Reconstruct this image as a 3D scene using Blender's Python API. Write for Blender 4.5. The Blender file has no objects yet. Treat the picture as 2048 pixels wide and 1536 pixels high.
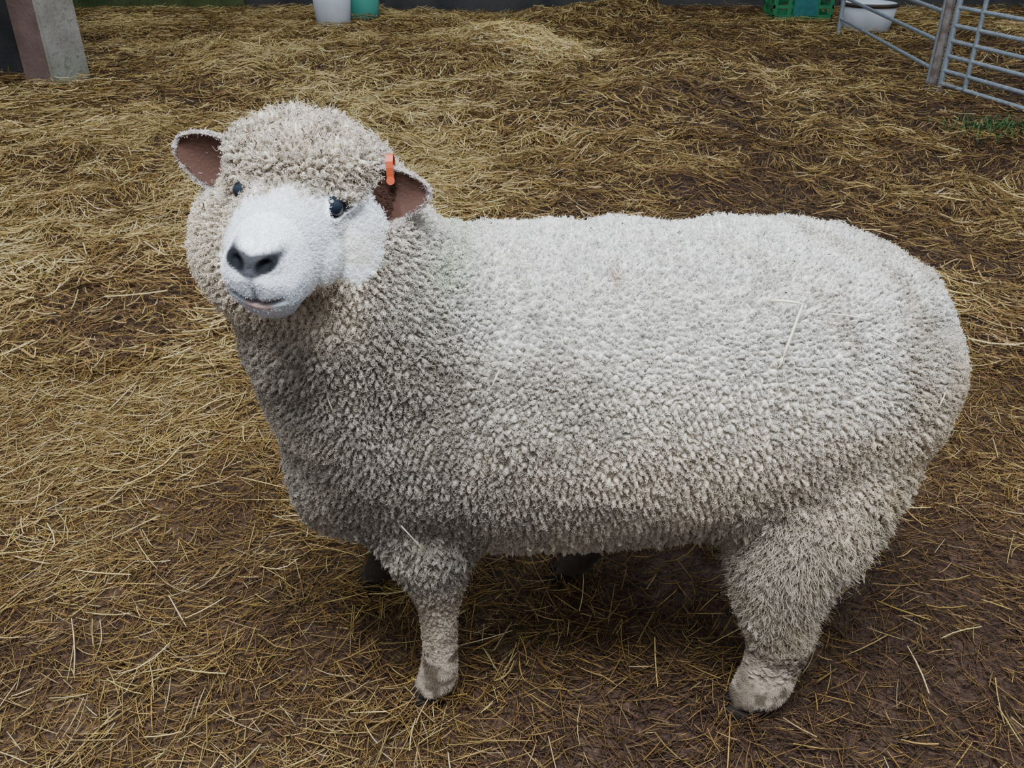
import bpy, bmesh, math, random
import numpy as np
from mathutils import Vector, Matrix
from mathutils.bvhtree import BVHTree
from mathutils.kdtree import KDTree
rng=np.random.default_rng(7)
random.seed(3)
scene=bpy.context.scene
COL=scene.collection

# ------------------------------------------------------------------ helpers
_tabs={}
def vnoise(x,y,scale=1.0,seed=0):
    x=np.asarray(x,float)/scale+57.3*seed; y=np.asarray(y,float)/scale+31.7*seed
    if seed not in _tabs: _tabs[seed]=np.random.RandomState(seed+11).rand(256,256)
    T=_tabs[seed]
    xi=np.floor(x).astype(int); yi=np.floor(y).astype(int)
    fx=x-xi; fy=y-yi
    fx=fx*fx*(3-2*fx); fy=fy*fy*(3-2*fy)
    a=T[xi%256,yi%256]; b=T[(xi+1)%256,yi%256]; c=T[xi%256,(yi+1)%256]; d=T[(xi+1)%256,(yi+1)%256]
    return (a*(1-fx)+b*fx)*(1-fy)+(c*(1-fx)+d*fx)*fy
def sstep(a,b,x):
    t=np.clip((x-a)/(b-a),0,1); return t*t*(3-2*t)
def norm(a): return a/np.maximum(np.linalg.norm(a,axis=-1,keepdims=True),1e-9)

def link(ob,parent=None):
    COL.objects.link(ob)
    if parent is not None: ob.parent=parent
    return ob
def empty(name,loc,label,category):
    e=bpy.data.objects.new(name,None); e.location=loc; e.empty_display_size=.1
    link(e); e["label"]=label; e["category"]=category
    return e
def mesh_obj(name,verts,faces,mat=None,parent=None,smooth=False,local=None):
    me=bpy.data.meshes.new(name)
    verts=[tuple(v) for v in verts]
    me.from_pydata(verts,[],faces); me.update()
    bm=bmesh.new(); bm.from_mesh(me); bmesh.ops.recalc_face_normals(bm,faces=bm.faces); bm.to_mesh(me); bm.free()
    if smooth:
        me.polygons.foreach_set('use_smooth',[True]*len(me.polygons))
    if mat: me.materials.append(mat)
    ob=bpy.data.objects.new(name,me); link(ob,parent)
    return ob
def quads_mesh(name,V,F,colors=None,mat=None):
    me=bpy.data.meshes.new(name)
    nv=len(V); nf=len(F)
    me.vertices.add(nv); me.vertices.foreach_set('co',V.astype(np.float32).ravel())
    me.loops.add(nf*4); me.loops.foreach_set('vertex_index',F.astype(np.int32).ravel())
    me.polygons.add(nf); me.polygons.foreach_set('loop_start',np.arange(0,nf*4,4,dtype=np.int32))
    try: me.polygons.foreach_set('loop_total',np.full(nf,4,dtype=np.int32))
    except Exception: pass
    me.update(calc_edges=True)
    if colors is not None:
        at=me.color_attributes.new('col','FLOAT_COLOR','POINT')
        c=np.ones((nv,4),np.float32); c[:,:3]=colors
        at.data.foreach_set('color',c.ravel())
    if mat: me.materials.append(mat)
    return me

def new_mat(name,rough=.7,color=(.5,.5,.5),metal=0,spec=.5):
    m=bpy.data.materials.new(name); m.use_nodes=True
    nt=m.node_tree; b=nt.nodes['Principled BSDF']
    b.inputs['Base Color'].default_value=(*color,1); b.inputs['Roughness'].default_value=rough
    b.inputs['Metallic'].default_value=metal; b.inputs['Specular IOR Level'].default_value=spec
    return m,nt,b
def noise_mat(name,c1,c2,scale=8,rough=.7,bump=.2,metal=0,detail=6,c3=None,scale2=40,bdist=.01,spec=.4):
    m,nt,b=new_mat(name,rough,c1,metal,spec)
    tc=nt.nodes.new('ShaderNodeTexCoord')
    n=nt.nodes.new('ShaderNodeTexNoise'); n.inputs['Scale'].default_value=scale; n.inputs['Detail'].default_value=detail
    r=nt.nodes.new('ShaderNodeValToRGB'); r.color_ramp.elements[0].position=.35; r.color_ramp.elements[1].position=.65
    r.color_ramp.elements[0].color=(*c1,1); r.color_ramp.elements[1].color=(*c2,1)
    nt.links.new(tc.outputs['Object'],n.inputs['Vector']); nt.links.new(n.outputs['Fac'],r.inputs['Fac'])
    last=r.outputs['Color']
    n2=nt.nodes.new('ShaderNodeTexNoise'); n2.inputs['Scale'].default_value=scale2; n2.inputs['Detail'].default_value=8
    nt.links.new(tc.outputs['Object'],n2.inputs['Vector'])
    if c3:
        r2=nt.nodes.new('ShaderNodeValToRGB'); r2.color_ramp.elements[0].position=.55; r2.color_ramp.elements[1].position=.7
        nt.links.new(n2.outputs['Fac'],r2.inputs['Fac'])
        mx=nt.nodes.new('ShaderNodeMix'); mx.data_type='RGBA'
        nt.links.new(r2.outputs['Color'],mx.inputs[0]); nt.links.new(last,mx.inputs[6]); mx.inputs[7].default_value=(*c3,1)
        last=mx.outputs[2]
    nt.links.new(last,b.inputs['Base Color'])
    bp=nt.nodes.new('ShaderNodeBump'); bp.inputs['Strength'].default_value=bump; bp.inputs['Distance'].default_value=bdist
    nt.links.new(n2.outputs['Fac'],bp.inputs['Height']); nt.links.new(bp.outputs['Normal'],b.inputs['Normal'])
    return m
def attr_mat(name,attr,rough=.8,spec=.2,bump=0,bscale=200):
    m,nt,b=new_mat(name,rough,(.5,.5,.5),0,spec)
    a=nt.nodes.new('ShaderNodeAttribute'); a.attribute_name=attr
    nt.links.new(a.outputs['Color'],b.inputs['Base Color'])
    if bump:
        tc=nt.nodes.new('ShaderNodeTexCoord'); n=nt.nodes.new('ShaderNodeTexNoise'); n.inputs['Scale'].default_value=bscale
        nt.links.new(tc.outputs['Object'],n.inputs['Vector'])
        bp=nt.nodes.new('ShaderNodeBump'); bp.inputs['Strength'].default_value=bump; bp.inputs['Distance'].default_value=.002
        nt.links.new(n.outputs['Fac'],bp.inputs['Height']); nt.links.new(bp.outputs['Normal'],b.inputs['Normal'])
    return m

# ------------------------------------------------------------------ camera
cam=bpy.data.cameras.new('camera'); camo=bpy.data.objects.new('camera',cam); link(camo)
cam.sensor_width=36; cam.lens=31.1; cam.clip_start=.02
camo.location=(0,0,1.3); camo.rotation_euler=(math.radians(60),0,0)
scene.camera=camo

# ------------------------------------------------------------------ world & light
w=bpy.data.worlds.new('world'); scene.world=w; w.use_nodes=True
nt=w.node_tree; bg=nt.nodes['Background']
tc=nt.nodes.new('ShaderNodeTexCoord'); sp=nt.nodes.new('ShaderNodeSeparateXYZ')
rp=nt.nodes.new('ShaderNodeValToRGB')
rp.color_ramp.elements[0].position=.50; rp.color_ramp.elements[0].color=(.10,.09,.085,1)
rp.color_ramp.elements[1].position=.95; rp.color_ramp.elements[1].color=(.74,.86,1.0,1)
mp=nt.nodes.new('ShaderNodeMapRange'); mp.inputs[1].default_value=-1; mp.inputs[2].default_value=1
nt.links.new(tc.outputs['Generated'],sp.inputs[0]); nt.links.new(sp.outputs['Z'],mp.inputs[0])
nt.links.new(mp.outputs[0],rp.inputs['Fac']); nt.links.new(rp.outputs['Color'],bg.inputs['Color'])
bg.inputs['Strength'].default_value=1.35
def area(name,loc,target,size,energy,color):
    l=bpy.data.lights.new(name,'AREA'); l.shape='RECTANGLE'; l.size=size[0]; l.size_y=size[1]; l.energy=energy; l.color=color
    o=bpy.data.objects.new(name,l); link(o); o.location=loc
    o.rotation_euler=(Vector(target)-Vector(loc)).to_track_quat('-Z','Y').to_euler()
area('barn_opening_light',(-.1,-.15,4.2),(0.2,1.3,.5),(1.7,1.3),395,(.82,.91,1.0))

# ------------------------------------------------------------------ ground
def gh(x,y):
    x=np.asarray(x,float); y=np.asarray(y,float)
    d=sstep(1.7,3.5,np.sqrt((x-.15)**2+(y-1.2)**2))
    far=sstep(2,7,y)
    h=(vnoise(x,y,.9,1)-.5)*.07*d*(1+far)+(vnoise(x,y,.35,2)-.5)*.035*(.25+d)+(vnoise(x,y,2.2,3)-.5)*.12*far
    h+=(vnoise(x,y,.14,4)-.5)*.055*(.15+d)
    h+=.11*np.exp(-(((x-.15)/.45)**2+((y-8.1)/.5)**2))
    h+=.10*np.exp(-(((x-1.0)/1.6)**2+((y-9.9)/.5)**2))
    h+=.05*np.exp(-(((x+2.0)/.8)**2+((y-4.6)/.8)**2))
    fl=np.exp(-(((x-3.)/.5)**2+((y-6.5)/1.6)**2))
    fl=np.maximum(fl,np.exp(-(((x+3.2)/.9)**4+((y-6.3)/1.2)**4)))
    fl=np.maximum(fl,.85*sstep(8.2,9.2,y)*(np.abs(x)>1.5))
    return h*(1-fl)
def fresh(x,y):
    left=sstep(1.0,-1.4,x-.10*y)
    f=.17+.22*left*sstep(.9,1.9,y+.3*(x<-.5))+.13*sstep(1.8,4.0,y)+.08*left-.06*sstep(.6,1.8,x)*sstep(4.5,2.0,y)
    f+=(vnoise(x,y,.8,5)-.5)*.42+(vnoise(x,y,.25,6)-.5)*.44+(vnoise(x,y,2.5,15)-.5)*.30*sstep(3,5,y)
    f-=.22*np.exp(-(((x-.6)/1.0)**2+((y-3.4)/.8)**2))
    return np.clip(f,0,1)
nx,ny=420,360
xs=np.linspace(-8,8,nx); ys=np.concatenate([np.linspace(-1,4,200),np.linspace(4,11.4,ny-200+1)[1:]])
X,Y=np.meshgrid(xs,ys)
Z=gh(X,Y)+(vnoise(X,Y,.09,8)-.5)*.012
V=np.stack([X.ravel(),Y.ravel(),Z.ravel()],1)
idx=np.arange(nx*ny).reshape(ny,nx)
F=np.stack([idx[:-1,:-1],idx[:-1,1:],idx[1:,1:],idx[1:,:-1]],-1).reshape(-1,4)
fr=fresh(X,Y).ravel()[:,None]
gc=np.array([.060,.032,.022])*(1-fr)+np.array([.10,.058,.025])*fr
gm=attr_mat('muck_material','col',.6,.3)
nt=gm.node_tree; b=nt.nodes['Principled BSDF']
tcn=nt.nodes.new('ShaderNodeTexCoord'); n1=nt.nodes.new('ShaderNodeTexNoise'); n1.inputs['Scale'].default_value=60; n1.inputs['Detail'].default_value=8
nt.links.new(tcn.outputs['Object'],n1.inputs['Vector'])
at=[n for n in nt.nodes if n.type=='ATTRIBUTE'][0]
mx=nt.nodes.new('ShaderNodeMix'); mx.data_type='RGBA'; mx.blend_type='MULTIPLY'; mx.inputs[0].default_value=.8
rr=nt.nodes.new('ShaderNodeValToRGB'); rr.color_ramp.elements[0].position=.3; rr.color_ramp.elements[0].color=(.35,.33,.32,1); rr.color_ramp.elements[1].position=.7; rr.color_ramp.elements[1].color=(1.5,1.4,1.3,1)
nt.links.new(n1.outputs['Fac'],rr.inputs['Fac']); nt.links.new(at.outputs['Color'],mx.inputs[6]); nt.links.new(rr.outputs['Color'],mx.inputs[7]); nt.links.new(mx.outputs[2],b.inputs['Base Color'])
bp=nt.nodes.new('ShaderNodeBump'); bp.inputs['Strength'].default_value=.7; bp.inputs['Distance'].default_value=.012
nt.links.new(n1.outputs['Fac'],bp.inputs['Height']); nt.links.new(bp.outputs['Normal'],b.inputs['Normal'])
me=quads_mesh('floor',V,F,gc,gm); me.polygons.foreach_set('use_smooth',[True]*len(me.polygons))
flo=bpy.data.objects.new('floor',me); link(flo); flo['kind']='structure'; flo['label']='dark brown trodden muck floor of a barn'

# ------------------------------------------------------------------ straw
PAL=np.array([[.66,.50,.22],[.41,.265,.086],[.235,.132,.042],[.125,.066,.027],[.062,.034,.020]])
def straws(N,y0,y1,lmin,lmax,wid,tube,lift,curve=.25,bright=1.0,qoff=0.0,spots=None):
    if spots is None:
        y=[];x=[]
        while len(y)<N:
            yy=rng.uniform(y0,y1,N); hw=.56*y1+.7
            xx=rng.uniform(-hw,hw,N); ok=np.abs(xx)<.56*yy+.7
            f=fresh(xx,yy); ok&=rng.random(N)<(.75+.25*f)
            ok&=~((xx<-3.45)&(yy>6.7)&(yy<7.05))
            ok&=~((np.abs(xx+3.28)<.2)&(np.abs(yy-6.66)<.22))
            ok&=~((np.hypot(xx+1.76,yy-9.35)<.2)|(np.hypot(xx+1.54,yy-9.85)<.2)|(np.hypot(xx-3.42,yy-9.15)<.28))
            ok&=~((np.abs(xx-2.92)<.33)&(np.abs(yy-9.75)<.24))
            y+=list(yy[ok]); x+=list(xx[ok])
        x=np.array(x[:N]); y=np.array(y[:N])
    else:
        k=rng.integers(0,len(spots),N); sp_=np.array(spots)[k]
        x=sp_[:,0]+rng.normal(0,1,N)*sp_[:,2]; y=sp_[:,1]+rng.normal(0,1,N)*sp_[:,3]
    f=fresh(x,y)
    L=rng.uniform(lmin,lmax,N)*np.where(rng.random(N)<.15,1.4,1)*(.75+.4*f)
    th=rng.uniform(0,2*np.pi,N)
    th=np.where(rng.random(N)<.35,(vnoise(x,y,.3,9))*9+rng.normal(0,.4,N),th)
    K=4
    s=np.linspace(-.5,.5,K)[None,:]
    bend=rng.normal(0,curve,N)[:,None]/L[:,None]
    dx=np.cos(th)[:,None]; dy=np.sin(th)[:,None]
    px=x[:,None]+dx*s*L[:,None]-dy*bend*L[:,None]*s*s
    py=y[:,None]+dy*s*L[:,None]+dx*bend*L[:,None]*s*s
    tilt=rng.normal(0,.10,N)[:,None]
    layer=rng.random(N)
    hz=(layer**1.5*lift)[:,None]
    pz=gh(px,py)+hz+.002+np.abs(tilt*s*L[:,None])*np.where(rng.random((N,1))<.5,1,.2)*2
    P=np.stack([px,py,pz],-1)
    d=norm(P[:,-1]-P[:,0])
    side=norm(np.cross(d,np.array([0,0,1.])))
    up=np.cross(side,d)
    wv=(wid*rng.uniform(.4,1.3,N))
    q=np.clip(f*.90+.04+qoff+rng.normal(0,.20,N)+(layer-.5)*.65,0,1)
    ci=(1-q)*3.999; i0=np.floor(ci).astype(int); fr_=(ci-i0)[:,None]
    c=PAL[i0]*(1-fr_)+PAL[i0+1]*fr_
    c=c*rng.uniform(.55,1.25,(N,1))*bright
    c[:,0]*=rng.uniform(.92,1.08,N); c[:,2]*=rng.uniform(.7,1.3,N)
    if tube:
        R=3; offs=[]
        for a in (90,210,330):
            a=math.radians(a); offs.append(side*math.cos(a)+up*math.sin(a)*.7)
        O=np.stack(offs,1)*(wv*.5)[:,None,None]
        tap=np.array([.8,1,1,.6])[None,:,None,None]
        VV=P[:,:,None,:]+O[:,None,:,:]*tap
        VV=VV.reshape(-1,3)
        base=np.arange(N)[:,None,None]*(K*R)
        k=np.arange(K-1)[None,:,None]; r=np.arange(R)[None,None,:]
        a0=base+k*R+r; a1=base+k*R+(r+1)%R
        FF=np.stack([a0,a1,a1+R,a0+R],-1).reshape(-1,4)
        CC=np.repeat(c,K*R,0)
    else:
        roll=rng.uniform(-.9,.9,N)[:,None]
        O=(side*np.cos(roll)+up*np.sin(roll))*(wv*.5)[:,None]
        VV=np.stack([P-O[:,None],P+O[:,None]],2).reshape(-1,3)
        base=np.arange(N)[:,None]*(K*2); k=np.arange(K-1)[None,:]
        a0=base+k*2
        FF=np.stack([a0,a0+1,a0+3,a0+2],-1).reshape(-1,4)
        CC=np.repeat(c,K*2,0)
    return VV,FF,CC
HP=[(-.165,1.085,.045,.035),(.400,1.06,.055,.035),(-.30,1.38,.05,.05),(.10,1.40,.05,.05)]
parts=[straws(36000,.45,2.4,.03,.10,.0023,True,.018,.005),
       straws(84000,.45,2.4,.012,.05,.0018,True,.014,.004,1,-.05),
       straws(1500,.45,2.6,.06,.15,.0034,True,.028,.014,1,.45),
       straws(620,0,0,.03,.08,.0024,True,.040,.008,1,.0,HP),
       straws(135000,2.3,5.0,.03,.11,.0027,False,.045,.010),
       straws(2600,2.3,5.5,.08,.18,.0038,False,.06,.02,1,.3),
       straws(170000,4.8,10.4,.04,.15,.0044,False,.06,.015),
       straws(6500,0,0,.05,.16,.0052,False,.07,.02,1.25,.90,[(.15,8.0,.26,.28),(.35,7.6,.22,.25),(-.05,8.4,.22,.2)])]
off=0;Vs=[];Fs=[];Cs=[]
for v_,f_,c_ in parts:
    Vs.append(v_);Fs.append(f_+off);Cs.append(c_);off+=len(v_)
sm=attr_mat('straw_material','col',.7,.2)
me=quads_mesh('straw_bedding',np.concatenate(Vs),np.concatenate(Fs),np.concatenate(Cs),sm)
so=bpy.data.objects.new('straw_bedding',me); link(so); so['kind']='stuff'
so['label']='loose golden and brown straw bedding strewn over the barn floor'; so['category']='straw'

# ------------------------------------------------------------------ sheep body
H=np.array([-.268,1.05,.955])
f=np.array([-.075,-.985,-.05]); f/=np.linalg.norm(f)
r0=np.array([-f[1],f[0],0]); r0/=np.linalg.norm(r0)
up0=np.cross(f,r0)
if up0[2]<0: up0=-up0
ro=math.radians(9)
r=r0*math.cos(ro)-up0*math.sin(ro)
u=up0*math.cos(ro)+r0*math.sin(ro)
def HL(s,t,w_): return H+f*s+u*t+r*w_

bm=bmesh.new()
def catmull(rows,sub=5):
    rows=np.array(rows,float); out=[]
    n=len(rows)
    for i in range(n-1):
        p0=rows[max(i-1,0)];p1=rows[i];p2=rows[i+1];p3=rows[min(i+2,n-1)]
        for k in range(sub):
            t=k/sub
            out.append(.5*((2*p1)+(-p0+p2)*t+(2*p0-5*p1+4*p2-p3)*t*t+(-p0+3*p1-3*p2+p3)*t**3))
    out.append(rows[-1]); return np.array(out)
def loft(C,A,B,nseg=36):
    rings=[]
    for c,a,b_ in zip(C,A,B):
        rings.append([bm.verts.new(tuple(c+a*math.cos(2*math.pi*i/nseg)+b_*math.sin(2*math.pi*i/nseg))) for i in range(nseg)])
    fs=[]
    for k in range(len(rings)-1):
        for i in range(nseg):
            j=(i+1)%nseg
            fs.append(bm.faces.new((rings[k][i],rings[k][j],rings[k+1][j],rings[k+1][i])))
    for ring,c in ((rings[0],C[0]),(rings[-1],C[-1])):
        cv=bm.verts.new(tuple(c))
        for i in range(nseg): fs.append(bm.faces.new((ring[i],ring[(i+1)%nseg],cv)))
    bmesh.ops.recalc_face_normals(bm,faces=fs)
def ellipsoid(c,a,b_,cc):
    g=bmesh.ops.create_icosphere(bm,subdivisions=4,radius=1)
    for v in g['verts']:
        p=v.co; v.co=Vector(tuple(np.array(c)+np.array(a)*p.x+np.array(b_)*p.y+np.array(cc)*p.z))
EX=np.array([1.,0,0]);EY=np.array([0,1.,0]);EZ=np.array([0,0,1.])
W=.010
tr=[(-.360,.50,.05,.06,1.23),(-.355,.50,.10,.12,1.23),(-.33,.51,.155,.17,1.23),(-.28,.53,.19,.205,1.235),(-.2,.556,.22,.247,1.24),(-.1,.576,.235,.268,1.24),
    (0,.580,.242,.276,1.24),(.12,.582,.245,.273,1.24),(.25,.588,.243,.268,1.24),(.38,.604,.240,.256,1.24),(.48,.614,.228,.238,1.24),(.56,.620,.205,.210,1.24),
    (.62,.618,.175,.178,1.24),(.66,.614,.135,.140,1.24),(.683,.608,.09,.095,1.24),(.693,.603,.035,.04,1.24)]
R_=catmull(tr,4)
loft([np.array([q[0],q[4],q[1]]) for q in R_],[EY*max(q[2]-W,.01) for q in R_],[EZ*max(q[3]-W,.01) for q in R_],48)
def limb(rows,sub=5):
    R_=catmull(rows,sub)
    loft([q[:3] for q in R_],[EX*q[3] for q in R_],[EY*q[4] for q in R_],28)
NF=[(-.13,1.17,.60,.13,.10),(-.14,1.145,.46,.12,.085),(-.137,1.125,.37,.084,.070),(-.130,1.115,.30,.060,.050),(-.124,1.11,.25,.042,.037),(-.126,1.105,.20,.033,.031),(-.125,1.105,.16,.034,.031),
    (-.127,1.105,.10,.030,.027),(-.135,1.105,.055,.032,.028),(-.146,1.105,.030,.030,.027)]
NH=[(.50,1.20,.62,.15,.14),(.49,1.165,.52,.155,.13),(.470,1.14,.43,.120,.11),(.450,1.12,.35,.090,.080),(.442,1.11,.28,.066,.056),(.450,1.10,.215,.053,.044),(.460,1.095,.17,.053,.043),
    (.452,1.09,.11,.047,.039),(.440,1.085,.06,.047,.039),(.425,1.083,.030,.042,.034)]
FF_=[(-.18,1.32,.58,.12,.09),(-.20,1.34,.45,.11,.08),(-.235,1.365,.34,.07,.06),(-.255,1.385,.25,.042,.038),(-.262,1.395,.18,.032,.030),(-.262,1.40,.10,.028,.026),(-.275,1.40,.05,.030,.028),(-.285,1.40,.03,.028,.026)]
FH=[(.50,1.30,.62,.15,.13),(.45,1.33,.48,.14,.11),(.36,1.355,.38,.10,.085),(.27,1.38,.28,.06,.055),(.225,1.40,.20,.042,.038),(.18,1.415,.13,.034,.032),(.14,1.42,.06,.032,.03),(.12,1.42,.03,.030,.028)]
for L_ in (NF,NH,FF_,FH): limb(L_)
hooves=[(-.148,1.105,.9),(.425,1.083,1.1),(-.285,1.40,.9),(.12,1.42,.95)]
for hx,hy,k in hooves:
    for sgn in (-1,1):
        ellipsoid((hx-.012*k,hy+sgn*.013*k,.014),(.029*k,sgn*.001,-.002),(0,.0145*k,0),(.006,0,.024))
    ellipsoid((hx+.022,hy,.045),(.012,0,0),(0,.014,0),(0,0,.012))
# neck
nk=[(-.06,1.22,.62,.21,.20),(-.14,1.20,.68,.200,.19),(-.195,1.17,.75,.178,.17),(-.235,1.145,.83,.158,.145),(-.252,1.12,.91,.13,.12),(-.258,1.12,.97,.09,.09)]
R_=catmull(nk,5)
axn=norm(np.array([-.35,-.25,.9]))
a1=norm(np.cross(axn,EY)[None])[0]; b1=np.cross(axn,a1)
loft([q[:3] for q in R_],[a1*(q[3]-W) for q in R_],[b1*(q[4]-W) for q in R_],40)
ellipsoid((-.298,1.110,.860),(.120,0,0),(0,.110,0),(-.01,0,.118))
ellipsoid((-.336,1.100,.888),(.074,0,0),(0,.075,0),(0,0,.086))
ellipsoid((-.245,1.14,.74),(.142,0,0),(0,.138,0),(0,0,.15))
ellipsoid((-.262,1.18,.61),(.118,0,0),(0,.135,0),(-.03,0,.14))
ellipsoid((-.235,1.145,.64),(.120,0,0),(0,.140,0),(-.02,0,.16))
ellipsoid((-.20,1.15,.58),(.14,0,0),(0,.138,0),(0,0,.15))
ellipsoid((-.085,1.22,.755),(.16,0,.0),(0,.15,0),(0,0,.098))
# head sections: s,w,tc,hh
HS=[(-.17,.05,-.01,.05),(-.15,.075,-.01,.075),(-.08,.086,-.015,.088),(-.035,.085,-.022,.086),(0,.076,-.030,.080),(.04,.061,-.036,.067),(.08,.049,-.038,.057),(.112,.0430,-.039,.051),(.137,.0410,-.040,.048),(.152,.0385,-.041,.044),(.163,.031,-.042,.036),(.170,.017,-.043,.020)]
R_=catmull(HS,5)
loft([HL(q[0],q[2],0) for q in R_],[r*q[1] for q in R_],[u*q[3] for q in R_],40)
HSa=np.array(HS)
for sg in (-1,1):
    ellipsoid(HL(-.03,-.055,sg*.048),r*.048,u*.056,f*.06)     # cheeks
    ellipsoid(HL(.02,-.055,sg*.036),r*.036,u*.046,f*.06)      # soft cheek front
    ellipsoid(HL(-.010,.010,sg*.054),r*.029,u*.026,f*.030)     # brow / orbit
    ellipsoid(HL(.145,-.016,sg*.017),r*.016,u*.014,f*.022)     # nostril wings
    ellipsoid(HL(.137,-.053,sg*.019),r*.021,u*.017,f*.031)     # lips
ellipsoid(HL(.132,-.074,0),r*.028,u*.014,f*.031)               # chin
TK=(HL(-.055,.030,-.002),.092,.050,.080)
ellipsoid(TK[0],r*TK[1],u*TK[2],f*TK[3])
# ears
EARS=[]
for sg,d_,n_ in ((1,(-.10,.16,.95),(.9,.22,-.02)),(-1,(-.05,.30,.88),(.80,.25,.30))):
    d=f*d_[0]+u*d_[1]+r*d_[2]*sg; d/=np.linalg.norm(d)
    n=f*n_[0]+u*n_[1]+r*n_[2]*sg; n-=d*np.dot(n,d); n/=np.linalg.norm(n)
    sd=np.cross(n,d)*sg
    base=HL(-.042,.002 if sg>0 else .000,sg*(.068 if sg>0 else .072))
    Le=.094 if sg>0 else .092; We=.034
    EARS.append((base,d,sd,n,Le,We,sg))
    nu,nv=18,15
    fr1=[];bk=[]
    for i in range(nu):
        t=i/(nu-1); hwv=We*max(math.sin(math.pi*min(.20+.80*t,.992)),.0)**.5
        a=[];b_=[]
        for j in range(nv):
            v=-1+2*j/(nv-1)
            cup=.013*v*v*(1-.4*t)+.008*t*t-.004
            p=base+d*Le*t+sd*(hwv*v)+n*cup
            a.append(bm.verts.new(tuple(p+n*.0026))); b_.append(bm.verts.new(tuple(p-n*.0032)))
        fr1.append(a);bk.append(b_)
    fs=[]
    for i in range(nu-1):
        for j in range(nv-1):
            fs.append(bm.faces.new((fr1[i][j],fr1[i][j+1],fr1[i+1][j+1],fr1[i+1][j])))
            fs.append(bm.faces.new((bk[i][j],bk[i+1][j],bk[i+1][j+1],bk[i][j+1])))
        for j in (0,nv-1):
            fs.append(bm.faces.new((fr1[i][j],fr1[i+1][j],bk[i+1][j],bk[i][j])))
    for i in (0,nu-1):
        for j in range(nv-1):
            fs.append(bm.faces.new((fr1[i][j],fr1[i][j+1],bk[i][j+1],bk[i][j])))
    bmesh.ops.recalc_face_normals(bm,faces=fs)
tmp=bpy.data.meshes.new('tmp'); bm.to_mesh(tmp); bm.free()
tob=bpy.data.objects.new('tmp',tmp); link(tob)
md=tob.modifiers.new('r','REMESH'); md.mode='VOXEL'; md.voxel_size=.0023; md.adaptivity=0
dg=bpy.context.evaluated_depsgraph_get()
me1=bpy.data.meshes.new_from_object(tob.evaluated_get(dg))
tob.modifiers.clear(); tob.data=me1
nV=len(me1.vertices); co=np.empty(nV*3,np.float32); me1.vertices.foreach_get('co',co); co=co.reshape(-1,3).astype(float)
def headco(P):
    q=P-H; return q@f,q@u,q@r
s_,t_,w_=headco(co)
hd=sstep(-.12,-.04,s_)*(t_>-.13)*(np.abs(w_)<.22)
isleg=sstep(.16,.08,co[:,2])
wt=np.clip(1-hd-isleg,0,1)
earzone=np.zeros(nV)
for (bs,d,sd,n,Le,We,sg) in EARS:
    q=co-bs; l=q@d
    earzone=np.maximum(earzone,(l>.02)*(np.abs(q@sd)<.05)*(np.abs(q@n)<.035)*(l<.14)*1.0)
wt=wt*(1-earzone)
g1=tob.vertex_groups.new(name='soft'); 
for lev in np.linspace(.1,1,10):
    ids=np.where(np.abs(wt-lev)<.0501)[0]
    if len(ids): g1.add(ids.tolist(),float(lev),'REPLACE')
m1=tob.modifiers.new('s1','SMOOTH'); m1.factor=.5; m1.iterations=6
m2=tob.modifiers.new('s2','SMOOTH'); m2.factor=.8; m2.iterations=380; m2.vertex_group='soft'
dg=bpy.context.evaluated_depsgraph_get(); dg.update()
me2=bpy.data.meshes.new_from_object(tob.evaluated_get(dg))
bpy.data.objects.remove(tob)
body=me2; body.name='body'
nV=len(body.vertices); co=np.empty(nV*3,np.float32); body.vertices.foreach_get('co',co); co=co.reshape(-1,3).astype(float)
nr=np.empty(nV*3,np.float32); body.vertices.foreach_get('normal',nr); nr=nr.reshape(-1,3).astype(float)
s_,t_,w_=headco(co)
lump=(vnoise(co[:,0]+co[:,1]*.4,co[:,2],.07,40)-.5)*.009+(vnoise(co[:,0],co[:,2]+co[:,1]*.5,.03,41)-.5)*.007
pn=vnoise(co[:,0]+.25*vnoise(co[:,0],co[:,2],.2,61)*.2,co[:,2]*.22,.030,60)
part=np.exp(-((pn-.5)/.05)**2)*sstep(.82,.70,co[:,2])*sstep(.34,.42,co[:,2])*sstep(-.30,-.18,co[:,0])
lump=lump-part*.008
co=co+nr*(lump*(1-sstep(-.12,-.06,s_))*sstep(.2,.3,co[:,2]))[:,None]
dk=co-TK[0]; tkd=np.sqrt(((dk@r)/TK[1])**2+((dk@u)/TK[2])**2+((dk@f)/TK[3])**2)
tkz=sstep(1.12,1.02,tkd)*sstep(.02,.035,t_)
co=co+nr*((vnoise(w_*1.0+s_*.7,t_+s_,.022,45)-.35)*.016*tkz)[:,None]
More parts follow.
